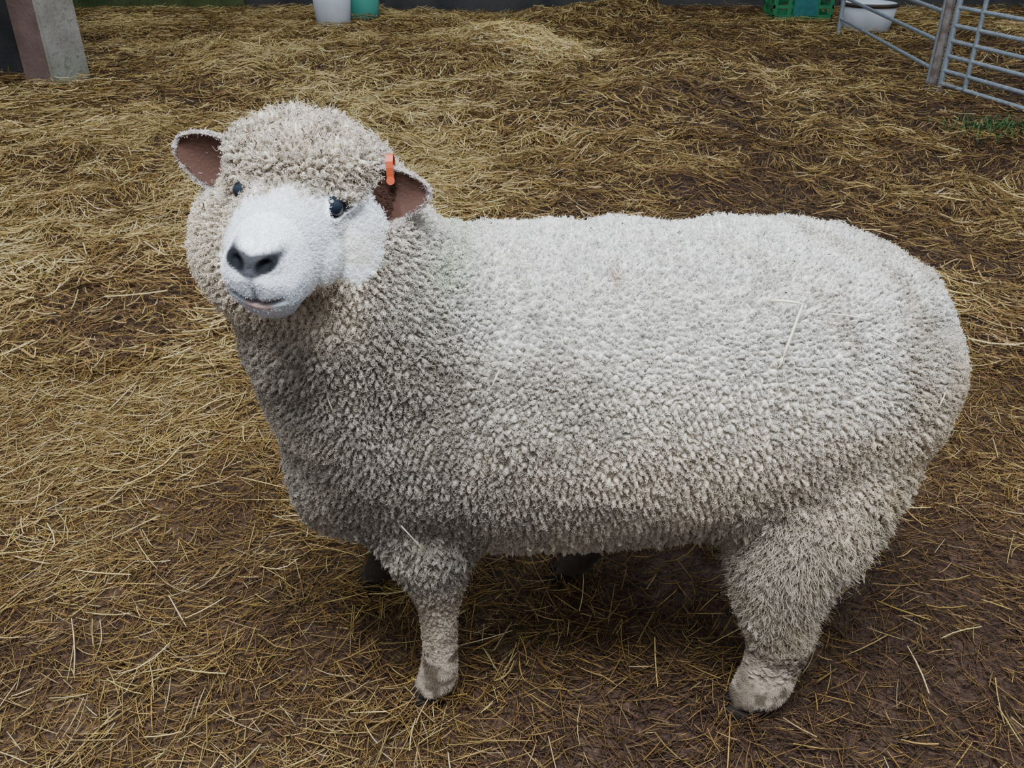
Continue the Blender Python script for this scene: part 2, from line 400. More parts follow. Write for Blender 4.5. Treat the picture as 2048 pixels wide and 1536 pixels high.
# ---- facial sculpt
s_,t_,w_=headco(co)
def disp(amount,dirv):
    global co
    co=co+amount[:,None]*dirv
front=sstep(.095,.128,s_)
aw=np.abs(w_)
NX,NT=.0170,.011
def nost(aw,t_): return np.sqrt(((aw-NX)/.0082)**2+((t_+NT-.25*(aw-NX))/.0062)**2)
dn=nost(aw,t_)
disp(-front*.011*np.exp(-dn**2*1.2),f)
ph=np.exp(-(w_/.0022)**2)*(t_<-.014)*(t_>-.054)
disp(-front*.0018*ph,f)
MT=-.056
tm=MT+.30*np.maximum(aw-.010,0)
mo=np.exp(-((t_-tm)/.0030)**2)*sstep(.034,.024,aw)*sstep(.08,.105,s_)
disp(-mo*.006,nr)
EYES=[]
ez=np.zeros(nV); er=np.zeros(nV); er2=np.zeros(nV)
for sg in (-1,1):
    e=r*sg*.92+f*.34+u*.12; e/=np.linalg.norm(e)
    c0=HL(-.002,.000,0)
    q=co-c0; along=q@e; perp=np.linalg.norm(q-along[:,None]*e,axis=1)
    k=np.where((perp<.006)&(along>0)&(np.abs(s_)<.2))[0]
    surf=along[k].max() if len(k) else .07
    sc=c0+e*surf
    a_=f-e*np.dot(f,e); a_/=np.linalg.norm(a_); b_=np.cross(e,a_); 
    if b_@u<0: b_=-b_
    EYES.append((sc,e,a_,b_,sg))
    q=co-sc; pa=q@a_; pb=q@b_+.25*pa; pe=q@e
    near=(np.abs(pe)<.03)
    rho=np.sqrt((pa/.0155)**2+(pb/.0098)**2)
    disp(near*(-.010*np.clip(1-rho**2,0,1)),e)
    disp(near*(.0050*np.exp(-((rho-1.22)/.25)**2)),e)
    ez=np.maximum(ez,near*np.exp(-((rho-1.0)/.10)**2)); er=np.maximum(er,near*(rho<1.0)); er2=np.maximum(er2,near*sstep(1.7,1.3,rho))
co[:,2]=np.maximum(co[:,2],.0)
# ---- regions
s_,t_,w_=headco(co); aw=np.abs(w_)
wS=np.interp(s_,HSa[:,0],HSa[:,1]); tS=np.interp(s_,HSa[:,0],HSa[:,2]); hS=np.interp(s_,HSa[:,0],HSa[:,3])
qk=np.sqrt((w_/wS)**2+((t_-tS)/hS)**2)
inhead=(s_>-.09)&(s_<.21)&(aw<.115)&(t_>-.14)&(t_<.12)
rag=(vnoise(w_+s_*.5,t_,.012,44)-.5)*.024+(vnoise(w_+s_*.5,t_,.03,46)-.5)*.024
sl0=np.where(w_>0,-.066,-.045)
bare=sstep(sl0,sl0+.036,s_+rag)*(qk<np.where(w_>0,1.65,1.45))*inhead*(sstep(.030,.004,t_+rag*.9-.22*np.maximum(s_,0)-.10*np.maximum(w_,0)-.004*np.cos(w_*40)+.030*sstep(-.036,-.062,w_)))
bare=np.where((s_>.060)&inhead,1.0,bare)
bare*=sstep(-.125,-.095,t_+rag)
bare*=1-sstep(.034,.052,-w_+rag*.7)*sstep(.060,.025,s_+rag)*sstep(-.008,-.024,t_)
bare*=1-sstep(-.070,-.092,t_+rag*.6)*sstep(.085,.050,s_+rag)
ear=np.zeros(nV); earin=np.zeros(nV)
dk=co-TK[0]; tkd=np.sqrt(((dk@r)/TK[1])**2+((dk@u)/TK[2])**2+((dk@f)/TK[3])**2)
for (bs,d,sd,n,Le,We,sg) in EARS:
    q=co-bs; l=q@d/Le; sv=q@sd; nn=q@n
    hwv=We*np.maximum(np.sin(np.pi*np.clip(.20+.80*l,0,.992)),0)**.5
    m=(l>.24)&(l<1.15)&(np.abs(sv)<hwv+.008)&(np.abs(nn)<.03)&(tkd>1.08)
    ear=np.maximum(ear,m*1.0)
    facing=(nr@n)>.1
    earin=np.maximum(earin,m*facing*sstep(1.0,.88,np.abs(sv)/np.maximum(hwv,1e-3))*sstep(1.0,.95,l))
zz=co[:,2]; xx=co[:,0]; yy=co[:,1]
wool=(1-bare)*(1-ear)
foreleg=sstep(.02,-.04,xx)
legtop=np.where(foreleg>.5,.07,.05)
wool*=sstep(legtop,legtop+.05,zz)
hind=sstep(.28,.42,xx)*sstep(.54,.38,zz)
lockm=np.clip(hind*1.0+sstep(.44,.36,zz),0,1)*sstep(.10,.2,zz)
tkw=sstep(-.17,-.13,s_)*sstep(.0,.02,t_)*sstep(.14,.12,aw)
hw_=sstep(-.22,-.16,s_)*sstep(-.22,-.16,t_)*sstep(.24,.2,aw)
L=.0070+.006*lockm+.018*hind*sstep(.12,.3,zz)+.001*hw_
L=L*np.where(foreleg>.5,.30+.70*sstep(.20,.40,zz),.40+.60*sstep(.06,.22,zz))
droop=.10+.35*sstep(.65,.40,zz)+1.2*hind+.8*sstep(.40,.28,zz)
n1=vnoise(xx+yy*.7,zz,.05,20); n2=vnoise(xx+yy*.5,zz,.16,21)
cream=np.array([.76,.65,.51]); grey=np.array([.40,.345,.28]); brown=np.array([.34,.235,.14]); white=np.array([.87,.84,.79])
def mix(a,b,k): return a*(1-k[:,None])+b*k[:,None]
def T(c): return np.tile(np.array(c,float),(nV,1))
c=T(cream)
c=mix(c,T(white),sstep(.54,.80,zz)*.9*sstep(-.22,-.08,xx))  # upper back painted whiter, sky light put into the wool colour
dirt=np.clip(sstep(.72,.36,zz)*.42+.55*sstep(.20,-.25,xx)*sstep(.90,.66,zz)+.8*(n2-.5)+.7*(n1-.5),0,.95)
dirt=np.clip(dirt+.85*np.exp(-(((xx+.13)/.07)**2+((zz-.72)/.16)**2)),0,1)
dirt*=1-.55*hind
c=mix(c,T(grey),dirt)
c=mix(c,T([.54,.40,.24]),np.clip(sstep(.46,.64,xx)*sstep(.78,.55,zz)*.6+.6*(n1-.5),0,.65)*sstep(.25,.5,xx))
c=mix(c,T([.42,.24,.12]),.55*np.exp(-(((xx-.145)/.010)**2+((zz-.815)/.010)**2))*(yy<1.24))
c=mix(c,T([.50,.55,.38]),.5*np.exp(-(((xx+.08)/.03)**2+((zz-.84)/.03)**2)))
c=mix(c,T(brown),np.clip(sstep(.38,.12,zz)*.65+.5*(n1-.6),0,.85)*sstep(.48,.25,zz))
c=mix(c,T([.66,.57,.46]),tkw*.8)
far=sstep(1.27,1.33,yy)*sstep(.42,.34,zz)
c=mix(c,T([.06,.045,.035]),far*.92)  # far legs painted near black: shadow under the body plus dirt
leglow=sstep(.22,.14,zz)*(1-far)
c=mix(c,T([.54,.43,.34]),leglow*.75)
mud=np.clip(leglow*sstep(.46,.64,.5*vnoise(xx*1.0+yy,zz,.030,30)+.5*vnoise(xx,zz,.012,31)+.16*sstep(.12,.03,zz))*.85,0,1)
c=mix(c,T([.12,.085,.058]),mud)
c=mix(c,T([.025,.02,.018]),sstep(.048,.032,zz+(vnoise(xx,yy,.012,35)-.5)*.02))
nr2=np.empty(nV*3,np.float32)
def update_mesh():
    global nr
    body.vertices.foreach_set('co',co.astype(np.float32).ravel()); body.update()
    body.vertices.foreach_get('normal',nr2); nr=nr2.reshape(-1,3).astype(float)
update_mesh()
body.calc_loop_triangles()
nT=len(body.loop_triangles); tri=np.empty(nT*3,np.int32); body.loop_triangles.foreach_get('vertices',tri); tri=tri.reshape(-1,3)
p0,p1,p2=co[tri[:,0]],co[tri[:,1]],co[tri[:,2]]
ar=.5*np.linalg.norm(np.cross(p1-p0,p2-p0),axis=1)
def sample(weight,N,cell=None):
    wq=ar*weight[tri].mean(1); cdf=np.cumsum(wq); cdf/=cdf[-1]
    i=np.searchsorted(cdf,rng.random(N)); i=np.minimum(i,nT-1)
    a=rng.random(N);b=rng.random(N); fl=a+b>1; a=np.where(fl,1-a,a); b=np.where(fl,1-b,b); g=1-a-b
    if cell:
        Tt=tri[i]; P=co[Tt[:,0]]*g[:,None]+co[Tt[:,1]]*a[:,None]+co[Tt[:,2]]*b[:,None]
        keyi=np.floor(P/np.array(cell)).astype(np.int64); key=keyi[:,0]*73856093^keyi[:,1]*19349663^keyi[:,2]*83492791
        _,ui=np.unique(key,return_index=True)
        i,a,b,g=i[ui],a[ui],b[ui],g[ui]
    Tq=tri[i]
    def itp(A):
        if A.ndim==1: return A[Tq[:,0]]*g+A[Tq[:,1]]*a+A[Tq[:,2]]*b
        return A[Tq[:,0]]*g[:,None]+A[Tq[:,1]]*a[:,None]+A[Tq[:,2]]*b[:,None]
    itp.v0=Tq[:,0]
    return itp
# wool staples: centres arranged in wavy vertical rows
colw=.0108
def colshift(P,Nn):
    wave=(vnoise(P[:,2],P[:,0]*.4,.09,50)-.5)*.04+(vnoise(P[:,2],P[:,0],.3,51)-.5)*.08
    xc=P[:,0]+wave
    tgt=(np.floor(xc/colw)+.5)*colw-xc
    return tgt*sstep(-.22,-.12,P[:,0])*(1-np.abs(Nn[:,0]))*sstep(.98,.8,np.abs(Nn[:,2]))
itc=sample(wool,190000,(.0086,.0090,.0100))
PC=itc(co); NC=norm(itc(nr)); PC=PC+np.stack([colshift(PC,NC)*.88,0*PC[:,0],0*PC[:,0]],1)
PC=PC+rng.normal(0,.0009,PC.shape)
kd=KDTree(len(PC))
for i,p in enumerate(PC): kd.insert(p,i)
kd.balance()
gap=np.zeros(nV); ni=np.zeros(nV,int)
wid=np.where(wool>.02)[0]
for i in wid:
    (q1,j,d1),(q2,j2,d2)=kd.find_n(co[i],2); ni[i]=j
    gap[i]=(d2*d2-d1*d1)/(2*max((q1-q2).length,.002))
pb_=rng.uniform(.74,1.12,len(PC)); ph_=rng.uniform(.4,1.25,len(PC))
pw=.65+.7*vnoise(xx,zz,.06,63)
hgt=(sstep(0,.0038,gap)-.5)*.0092*ph_[ni]*np.clip(pw,.5,1.2)*(1+.4*tkw)
ok_=wool*(1-.5*lockm)*sstep(.10,.25,zz)
jaw=sstep(.04,.12,s_)*inhead*(s_>0)
co=co+r[None]*(np.clip(-(t_+.02),0,1)*.24*jaw)[:,None]-f[None]*(np.clip(-(t_+.03),0,1)*.18*jaw)[:,None]
co=co+nr*(hgt*ok_)[:,None]
nr_smooth=nr.copy()
update_mesh()
c=np.where((wool>.02)[:,None],c*(1+(pb_[ni]-1)*wool)[:,None],c)
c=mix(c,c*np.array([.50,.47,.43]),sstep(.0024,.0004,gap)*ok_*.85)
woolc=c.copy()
facec=T([.94,.94,.95])
facec=mix(facec,T([.78,.69,.57]),np.clip(sstep(.06,-.05,s_)*.40+(vnoise(s_,t_,.025,33)-.5)*1.1,0,.7)*(1-np.exp(-((s_+.004)**2+t_**2)/.036**2))*sstep(.08,.03,s_))
mz=sstep(.098,.140,s_)
facec=mix(facec,T([.42,.45,.52]),mz*np.clip(.12+.6*sstep(-.03,-.05,t_)+(vnoise(w_,t_,.004,34)-.5)*.6,0,.7))
padd=np.sqrt((aw/.0275)**2+((t_+.014-.25*aw)/.0112)**2)
pad=mz*sstep(1.30,.90,padd)
facec=mix(facec,T([.018,.016,.020]),pad*.97)
dn=nost(aw,t_)
facec=mix(facec,T([.005,.005,.007]),mz*sstep(1.7,1.1,dn))
facec=mix(facec,T([.10,.095,.11]),.6*np.clip(mz*np.exp(-(w_/.0035)**2)*(t_<-.012)*(t_>-.054),0,1))
tm=MT+.30*np.maximum(aw-.010,0)
facec=mix(facec,T([.03,.02,.02]),np.exp(-((t_-tm)/.0020)**2)*sstep(.032,.018,aw)*sstep(.08,.105,s_))
lip=np.exp(-((t_-tm+.005)/.0035)**2)*sstep(.020,.010,aw)*mz
facec=mix(facec,T([.42,.21,.15]),.85*lip)
facec=mix(facec,T([.04,.035,.04]),np.clip(ez*.6+er,0,1))
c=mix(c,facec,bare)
c=mix(c,T([.70,.62,.58]),ear)
c=mix(c,T([.075,.036,.026]),earin)
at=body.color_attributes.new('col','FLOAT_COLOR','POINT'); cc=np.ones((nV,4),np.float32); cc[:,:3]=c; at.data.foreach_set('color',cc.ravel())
body.polygons.foreach_set('use_smooth',[True]*len(body.polygons))
body.materials.clear(); body.materials.append(attr_mat('sheep_skin','col',.75,.15,.4,260))
sheep=empty('sheep',(.2,1.24,0),'cream woolly sheep with white face standing on straw, head turned','sheep')
def child(ob,parent):
    ob.parent=parent; ob.matrix_parent_inverse=Matrix.Translation(parent.location).inverted()
bo=bpy.data.objects.new('body',body); link(bo); child(bo,sheep)

def curves_obj(name,P,rad,colr,mat,parent):
    N,K,_=P.shape
    cu=bpy.data.hair_curves.new(name); cu.add_curves([K]*N)
    cu.attributes['position'].data.foreach_set('vector',P.astype(np.float32).ravel())
    ra=cu.attributes.get('radius') or cu.attributes.new('radius','FLOAT','POINT')
    ra.data.foreach_set('value',rad.astype(np.float32).ravel())
    ca=cu.attributes.new('col','FLOAT_COLOR','CURVE'); c4=np.ones((N,4),np.float32); c4[:,:3]=colr; ca.data.foreach_set('color',c4.ravel())
    cu.materials.append(mat)
    ob=bpy.data.objects.new(name,cu); link(ob); child(ob,parent)
    return ob
def basis(d):
    h=np.where(np.abs(d[:,2:3])<.9,np.array([[0,0,1.]]),np.array([[1.,0,0]]))
    a=norm(np.cross(d,h)); return a,np.cross(d,a)
K=6; kk=np.linspace(0,1,K)
# (a) short crimped wool gathered into staples
Ms=440000; it=sample(wool*(1-.6*lockm)*(.30+.70*sstep(.0,.0024,gap)),Ms)
c0=it(co);n0=norm(it(nr_smooth));l0=it(L)*rng.uniform(.75,1.15,Ms)
vc=PC[ni[it.v0]]-c0; vc=vc-n0*(vc*n0).sum(1,keepdims=True)
vl=np.linalg.norm(vc,axis=1); okc=(vl<.012)[:,None]
vc=np.where(okc,vc,0)
l0=l0*(1.1-.5*np.clip(vl/.006,0,1)**2)
d0=norm(n0+rng.normal(0,.28,(Ms,3))+np.array([[0,0,-.2]]))
a0,b0=basis(d0); p0_=rng.uniform(0,6.28,Ms); h0=rng.choice([-1,1],Ms); f0=rng.uniform(.9,1.7,Ms)
Pa=np.empty((Ms,K,3))
for i,k in enumerate(kk):
    am=.0015*min(1,k*2)
    Pa[:,i]=c0-n0*.0015+d0*(l0*k)[:,None]+vc*(.52*k)+a0*(np.cos(p0_+h0*6.28*f0*k)*am)[:,None]+b0*(np.sin(p0_+h0*6.28*f0*k)*am)[:,None]
ra_=np.tile(np.linspace(.00036,.00027,K),(Ms,1)); ca_=it(woolc)*rng.uniform(.88,1.12,(Ms,1))
# (b) hanging locks on belly and hind leg
S=14
it=sample(wool*lockm,90000,(.0076,.0076,.0076))
C0=it(co); M=len(C0)
Nn=norm(it(nr_smooth)); LL=it(L)*rng.uniform(.9,1.8,M); DD=it(droop); HI=it(hind)
CC=it(woolc)*rng.uniform(.68,1.18,(M,1))
D=norm(Nn*.70+DD[:,None]*np.array([[0,0,-1.2]])+rng.normal(0,.22,(M,3)))
ta,tb=basis(Nn)
ph=rng.uniform(0,2*np.pi,M); hnd=rng.choice([-1,1],M)
Rl=.0046
ang=rng.uniform(0,2*np.pi,(M,S)); rad=np.sqrt(rng.random((M,S)))*Rl
off_=ta[:,None]*(np.cos(ang)*rad)[...,None]+tb[:,None]*(np.sin(ang)*rad)[...,None]
KB=8; kb=np.linspace(0,1,KB)
PB=np.empty((M,S,KB,3))
da,db=basis(D); fq=rng.uniform(.8,1.8,M)
sl=rng.uniform(.82,1.1,(M,S,1))
for i,k in enumerate(kb):
    q=C0[:,None]+off_*(1-.60*k)+(D*(LL*k)[:,None])[:,None]*sl
    am=(.0018+.0040*HI)*min(1,1.6*k)
    cur=da*(np.cos(ph+hnd*2*np.pi*fq*k)*am)[:,None]+db*(np.sin(ph+hnd*2*np.pi*fq*k)*am)[:,None]
    q=q+cur[:,None]+rng.normal(0,.0004,(M,S,3))
    PB[:,:,i]=q
PB=PB.reshape(M*S,KB,3)-np.repeat(Nn,S,0)[:,None]*.002
radB=np.tile(np.linspace(.00040,.00026,KB),(M*S,1))
colB=np.repeat(CC,S,0)*rng.uniform(.9,1.08,(M*S,1))
# (c) stray fuzz
Mf=30000; it=sample(wool,Mf)
c0=it(co);n0=norm(it(nr_smooth));l0=it(L)*(1+.3*it(tkw)); d0=norm(n0+rng.normal(0,.6,(Mf,3)))
Pf=c0[:,None]+d0[:,None]*(kk[None,:]*(l0*rng.uniform(1.1,1.6,Mf))[:,None])[...,None]+rng.normal(0,.0018,(Mf,K,3))*kk[None,:,None]
rf=np.tile(np.linspace(.00018,.00010,K),(Mf,1)); cf=it(woolc)*1.05
# (d) dark debris
dw=wool*(tkw*2.2+np.clip(sstep(.10,-.2,xx)*sstep(.9,.6,zz),0,1)*1.0+.07)
Md=4200; it=sample(dw,Md)
c0=it(co);n0=norm(it(nr_smooth));l0=it(L); a0,b0=basis(n0); an=rng.uniform(0,2*np.pi,Md)
dd=a0*np.cos(an)[:,None]+b0*np.sin(an)[:,None]+n0*rng.normal(0,.3,(Md,1))
st=c0+n0*(l0*rng.uniform(.8,1.05,Md))[:,None]
ln=rng.uniform(.001,.0055,Md)
Pd=st[:,None]+dd[:,None]*(kk[None,:]*ln[:,None])[...,None]
rd=np.tile(np.full(K,.00055),(Md,1))*rng.uniform(.5,1.4,(Md,1))
cd=np.tile(np.array([[.05,.04,.03]]),(Md,1))
wm=attr_mat('wool_material','col',.9,.1)
curves_obj('fleece',np.concatenate([Pa,Pf,Pd]),np.concatenate([ra_,rf,rd]),np.concatenate([ca_,cf,cd]),wm,sheep)
o=curves_obj('wool_locks',PB,radB,colB,wm,sheep); o['label']='long wavy hanging locks stained brown'
# short face / ear / leg hair
sw=np.clip(bare+ear*(1-earin)*.55,0,1)*(1-np.clip(er2+ez,0,1))*(1-pad)*(1-mz*.5)*(1-.9*lip)
sw=sw+ .5*sstep(legtop+.07,legtop,zz)*sstep(.035,.05,zz)
N2=90000; it=sample(sw,N2)
c0=it(co);n0=norm(it(nr_smooth));cl=it(c)*rng.uniform(.9,1.08,(N2,1)); s2,t2,w2=headco(c0)
ishead=c0[:,2]>.6
flow=np.where(ishead[:,None],-f[None]*.9-u[None]*.1,np.array([[0,0,-1.]]))
dd=norm(n0*.55+flow*.8+rng.normal(0,.22,(N2,3)))
curlk=sstep(.04,-.03,s2)*ishead
ln=rng.uniform(.004,.008,N2)*np.where(s2>.09,.45,1)*np.where(it(ear)>.3,.5,1)
dd=norm(dd+n0*curlk[:,None]*.8)
P2=c0[:,None]+dd[:,None]*(kk[None,:]*ln[:,None])[...,None]+(n0*-.001)[:,None]
P2+=rng.normal(0,.0006,(N2,K,3))*(1+1.6*curlk)[:,None,None]
curves_obj('face_hair',P2,np.tile(np.linspace(.00028,.00012,K),(N2,1)),cl,wm,sheep)

# ---- eyes
em,nt,b=new_mat('eye_material',.16,(.010,.014,.024),0,.45)
for (sc,e,a_,b_,sg) in EYES:
    cen=sc-e*.0128
    vs=[];fs=[];nA,nB=28,18
    for i in range(nB+1):
        th=math.pi*i/nB
        for j in range(nA):
            p=2*math.pi*j/nA
            rr_=.0138
            k=1+.06*math.exp(-(th/.5)**2)
            vs.append(cen+(e*math.cos(th)*k+a_*math.sin(th)*math.cos(p)+b_*math.sin(th)*math.sin(p))*rr_)
    for i in range(nB):
        for j in range(nA):
            fs.append((i*nA+j,i*nA+(j+1)%nA,(i+1)*nA+(j+1)%nA,(i+1)*nA+j))
    o=mesh_obj('eye',vs,fs,em,None,True); child(o,sheep); o['label']='glossy dark blue-black eye'
# ---- ear tag
tm_,_,_=new_mat('orange_plastic',.45,(.50,.085,.030))
bs,d,sd,n,Le,We,sg=EARS[0]
path=[(.017,.0150),(.025,.0170),(.034,.0190),(.041,.019),(.0475,.013),(.0485,.002),(.041,-.008),(.031,-.010),(.022,-.010)]
vs=[];fs=[]
LT=.047
for i,(a,b_) in enumerate(path):
    pa=path[max(i-1,0)];pb=path[min(i+1,len(path)-1)]
    tx,ty=pb[0]-pa[0],pb[1]-pa[1]; l_=math.hypot(tx,ty); nx_,ny_=ty/l_,-tx/l_
    for dl in (-.0045,.0045):
        for th in (-.0011,.0011):
            vs.append(bs+d*(LT+dl)+sd*(a+nx_*th)+n*(b_+ny_*th))
for i in range(len(path)-1):
    A=i*4;B=A+4
    fs+=[(A,A+1,B+1,B),(A+2,B+2,B+3,A+3),(A,B,B+2,A+2),(A+1,A+3,B+3,B+1)]
fs+=[(0,2,3,1),(len(vs)-4,len(vs)-3,len(vs)-1,len(vs)-2)]
base=len(vs); m_=14
for k in range(m_):
    a=2*math.pi*k/m_
    for o_ in (0,.003):
        vs.append(bs+d*(LT+.0052*math.cos(a))+sd*(.018+.0052*math.sin(a))+n*(.0150+o_))
for k in range(m_):
    k2=(k+1)%m_; fs.append((base+2*k,base+2*k2,base+2*k2+1,base+2*k+1))
fs.append(tuple(base+2*k for k in range(m_))); fs.append(tuple(base+2*k+1 for k in range(m_)))
o=mesh_obj('ear_tag',vs,fs,tm_); child(o,sheep); o['label']='orange plastic loop ear tag'

# ---- stalks lying on the fleece
bvh=BVHTree.FromPolygons([tuple(v) for v in co],[tuple(t) for t in tri])
hm=noise_mat('hay_material',(.88,.82,.62),(.78,.69,.45),30,.5,.1)
def snap(p,off=.013):
    loc,nn,i,dist=bvh.find_nearest(Vector(p))
    return np.array(loc)+norm(np.array([0,-.7,.7]))*off
def stalk(pts,wd,lab,off=.013):
    P=[]
    cor=[snap(p,off) for p in pts]
    for i in range(len(pts)-1):
        for k in range(3): P.append(cor[i]*(1-k/3)+cor[i+1]*k/3+norm(np.array([0,-.7,.7]))*(.004 if k else 0))
    P.append(cor[-1]); P=np.array(P)
    vs=[];fs=[]
    for i,p in enumerate(P):
        t=P[min(i+1,len(P)-1)]-P[max(i-1,0)]; t/=np.linalg.norm(t)
        a=np.cross(t,[0.3,-.8,.5]); a/=np.linalg.norm(a); b=np.cross(t,a)
        for q in range(5):
            an=2*math.pi*q/5; vs.append(p+(a*math.cos(an)+b*math.sin(an)*.6)*wd*.5)
    for i in range(len(P)-1):
        for q in range(5): fs.append((i*5+q,i*5+(q+1)%5,i*5+5+(q+1)%5,i*5+5+q))
    fs.append((0,1,2,3,4)); n_=len(vs); fs.append(tuple(range(n_-5,n_)))
    o=mesh_obj('straw_stalk',vs,fs,hm,None,True)
    o['label']=lab; o['category']='straw'; o['group']='straw stalks caught in the fleece'
stalk([(.346,1.08,.81),(.388,1.08,.805),(.358,1.02,.735),(.350,1.02,.742)],.0044,'bent pale straw stalk caught on the sheep fleece',.014)
lab='thin pale straw stalk caught on the sheep fleece'
for (x,z,dx,dz) in [(.07,.78,.004,-.025),(.50,.79,.04,-.03),(-.02,.72,-.008,-.03),(-.16,.44,.03,-.05),(.62,.68,-.01,-.035),(.16,.50,.02,-.01),(-.24,.66,-.004,.03),(.30,.55,.01,-.03),(.43,.82,.05,-.01)]:
    stalk([(x,1.03,z),(x+dx,1.03,z+dz)],.0019,lab)

# ------------------------------------------------------------------ walls
def box(name,lo,hi,mat,parent=None):
    (x0,y0,z0),(x1,y1,z1)=lo,hi
    vs=[(x0,y0,z0),(x1,y0,z0),(x1,y1,z0),(x0,y1,z0),(x0,y0,z1),(x1,y0,z1),(x1,y1,z1),(x0,y1,z1)]
    fs=[(0,1,2,3),(4,5,6,7),(0,1,5,4),(1,2,6,5),(2,3,7,6),(3,0,4,7)]
    return mesh_obj(name,vs,fs,mat,parent)
wm_=noise_mat('dark_block_wall',(.035,.035,.035),(.07,.065,.06),3,.85,.5)
o=box('wall_back',(-8,10.6,-.2),(8,10.8,2.8),wm_); o['kind']='structure'; o['label']='dark grey concrete block barn wall'
dm=noise_mat('black_timber_wall',(.012,.012,.013),(.03,.028,.028),4,.8,.4)
o=box('wall_left',(-8,6.78,-.2),(-3.50,6.95,2.8),dm); o['kind']='structure'; o['label']='near-black timber wall beside the pillar'
gmn=noise_mat('green_board',(.05,.075,.02),(.09,.11,.035),6,.7,.3,c3=(.03,.03,.02))
o=box('trim_1',(-5.3,10.54,-.1),(-2.95,10.6,.35),gmn); o['kind']='structure'; o['label']='mossy green painted board along the wall'
pm=noise_mat('old_concrete',(.26,.235,.205),(.37,.345,.31),5,.85,.6,c3=(.19,.165,.13))
nt=pm.node_tree; b=nt.nodes['Principled BSDF']
src=b.inputs['Base Color'].links[0].from_socket
tcn=nt.nodes.new('ShaderNodeTexCoord'); sx=nt.nodes.new('ShaderNodeSeparateXYZ'); nt.links.new(tcn.outputs['Object'],sx.inputs[0])
ng=nt.nodes.new('ShaderNodeTexNoise'); ng.inputs['Scale'].default_value=12; nt.links.new(tcn.outputs['Object'],ng.inputs['Vector'])
ma=nt.nodes.new('ShaderNodeMath'); ma.operation='MULTIPLY_ADD'; ma.inputs[1].default_value=-4; ma.inputs[2].default_value=1.0; nt.links.new(sx.outputs['Z'],ma.inputs[0])
mb=nt.nodes.new('ShaderNodeMath'); mb.operation='MULTIPLY'; mb.use_clamp=True; nt.links.new(ma.outputs[0],mb.inputs[0]); nt.links.new(ng.outputs['Fac'],mb.inputs[1])
mx=nt.nodes.new('ShaderNodeMix'); mx.data_type='RGBA'; nt.links.new(mb.outputs[0],mx.inputs[0]); nt.links.new(src,mx.inputs[6]); mx.inputs[7].default_value=(.10,.13,.04,1); nt.links.new(mx.outputs[2],b.inputs['Base Color'])
pm2=noise_mat('red_brown_concrete',(.13,.075,.06),(.20,.13,.11),5,.85,.6)
cn=np.array([-3.22,6.45]); e1=np.array([.42,.907])*.33; e2=np.array([-.907,.42])*.30
bmp=bmesh.new()
sec=[cn,cn+e1,cn+e1+e2,cn+e2]; cc_=sum(sec)/4
lv=[]
for z,sc in ((-.1,1.0),(.02,1.0),(.12,1.0),(.6,.99),(1.4,.99),(2.8,.99)):
    lv.append([bmp.verts.new((*(cc_+(p-cc_)*sc),z)) for p in sec])
for a,b_ in zip(lv[:-1],lv[1:]):
    for i in range(4):
        fc=bmp.faces.new((a[i],a[(i+1)%4],b_[(i+1)%4],b_[i])); fc.material_index=1 if i==3 else 0
bmp.faces.new(lv[0]);bmp.faces.new(lv[-1])
bmesh.ops.recalc_face_normals(bmp,faces=bmp.faces)
bmesh.ops.bevel(bmp,geom=[e for e in bmp.edges if abs(e.verts[0].co.z-e.verts[1].co.z)>.01],offset=.018,segments=2,affect='EDGES')
me=bpy.data.meshes.new('concrete_pillar'); bmp.to_mesh(me); bmp.free(); me.materials.append(pm); me.materials.append(pm2)
o=bpy.data.objects.new('concrete_pillar',me); link(o); o['label']='weathered square concrete pillar with one red-brown face'; o['category']='pillar'

# ------------------------------------------------------------------ buckets
def bucket(name,loc,r0_,r1_,h,mat,rimmat,lab,handle=True):
    z0=float(gh(loc[0],loc[1]))-.005
    e=empty(name,(loc[0],loc[1],z0),lab,'bucket')
    prof=[(r0_*.92,0),(r0_,.01),(r0_+(r1_-r0_)*.5,h*.5),(r1_,h),(r1_-.01,h),(r0_+(r1_-r0_)*.5-.01,h*.5),(r0_-.012,.02),(.001,.02)]
    prof=[(.001,0)]+prof
    def lathe(nm,pr,m):
        n=40;vs=[];fs=[]
        for (a,z) in pr:
            for k in range(n): vs.append((a*math.cos(2*math.pi*k/n),a*math.sin(2*math.pi*k/n),z))
        for i in range(len(pr)-1):
            for k in range(n): fs.append((i*n+k,i*n+(k+1)%n,(i+1)*n+(k+1)%n,(i+1)*n+k))
        return mesh_obj(nm,vs,fs,m,e,True)
    lathe('bucket_body',prof,mat)
    lathe('rim',[(r1_-.004,h-.025),(r1_+.012,h-.025),(r1_+.014,h),(r1_+.002,h+.008),(r1_-.012,h),(r1_-.004,h-.025)],rimmat)
    if handle:
        vs=[];fs=[];n=24
        for i in range(n+1):
            a=math.pi*i/n; c=np.array([math.cos(a)*(r1_+.01),-.05-math.sin(a)*.12,h-.01+math.sin(a)*r1_*.75])
            for q in range(6):
                an=q*math.pi/3; vs.append(c+np.array([math.cos(a),0,math.sin(a)])*math.cos(an)*.004+np.array([0,1,0])*math.sin(an)*.004)
        for i in range(n):
            for q in range(6): fs.append((i*6+q,i*6+(q+1)%6,i*6+6+(q+1)%6,i*6+6+q))
        mesh_obj('handle',vs,fs,galv,e,True)
    return e
galv=noise_mat('galvanised_steel',(.30,.34,.38),(.42,.47,.53),30,.42,.1,metal=.6,spec=.5)
wp=noise_mat('white_plastic',(.62,.66,.72),(.72,.75,.80),5,.45,.05)
tp=noise_mat('teal_plastic',(.08,.42,.34),(.12,.50,.40),5,.45,.05)
dk_=noise_mat('dark_rubber',(.03,.025,.022),(.07,.045,.03),6,.6,.1)
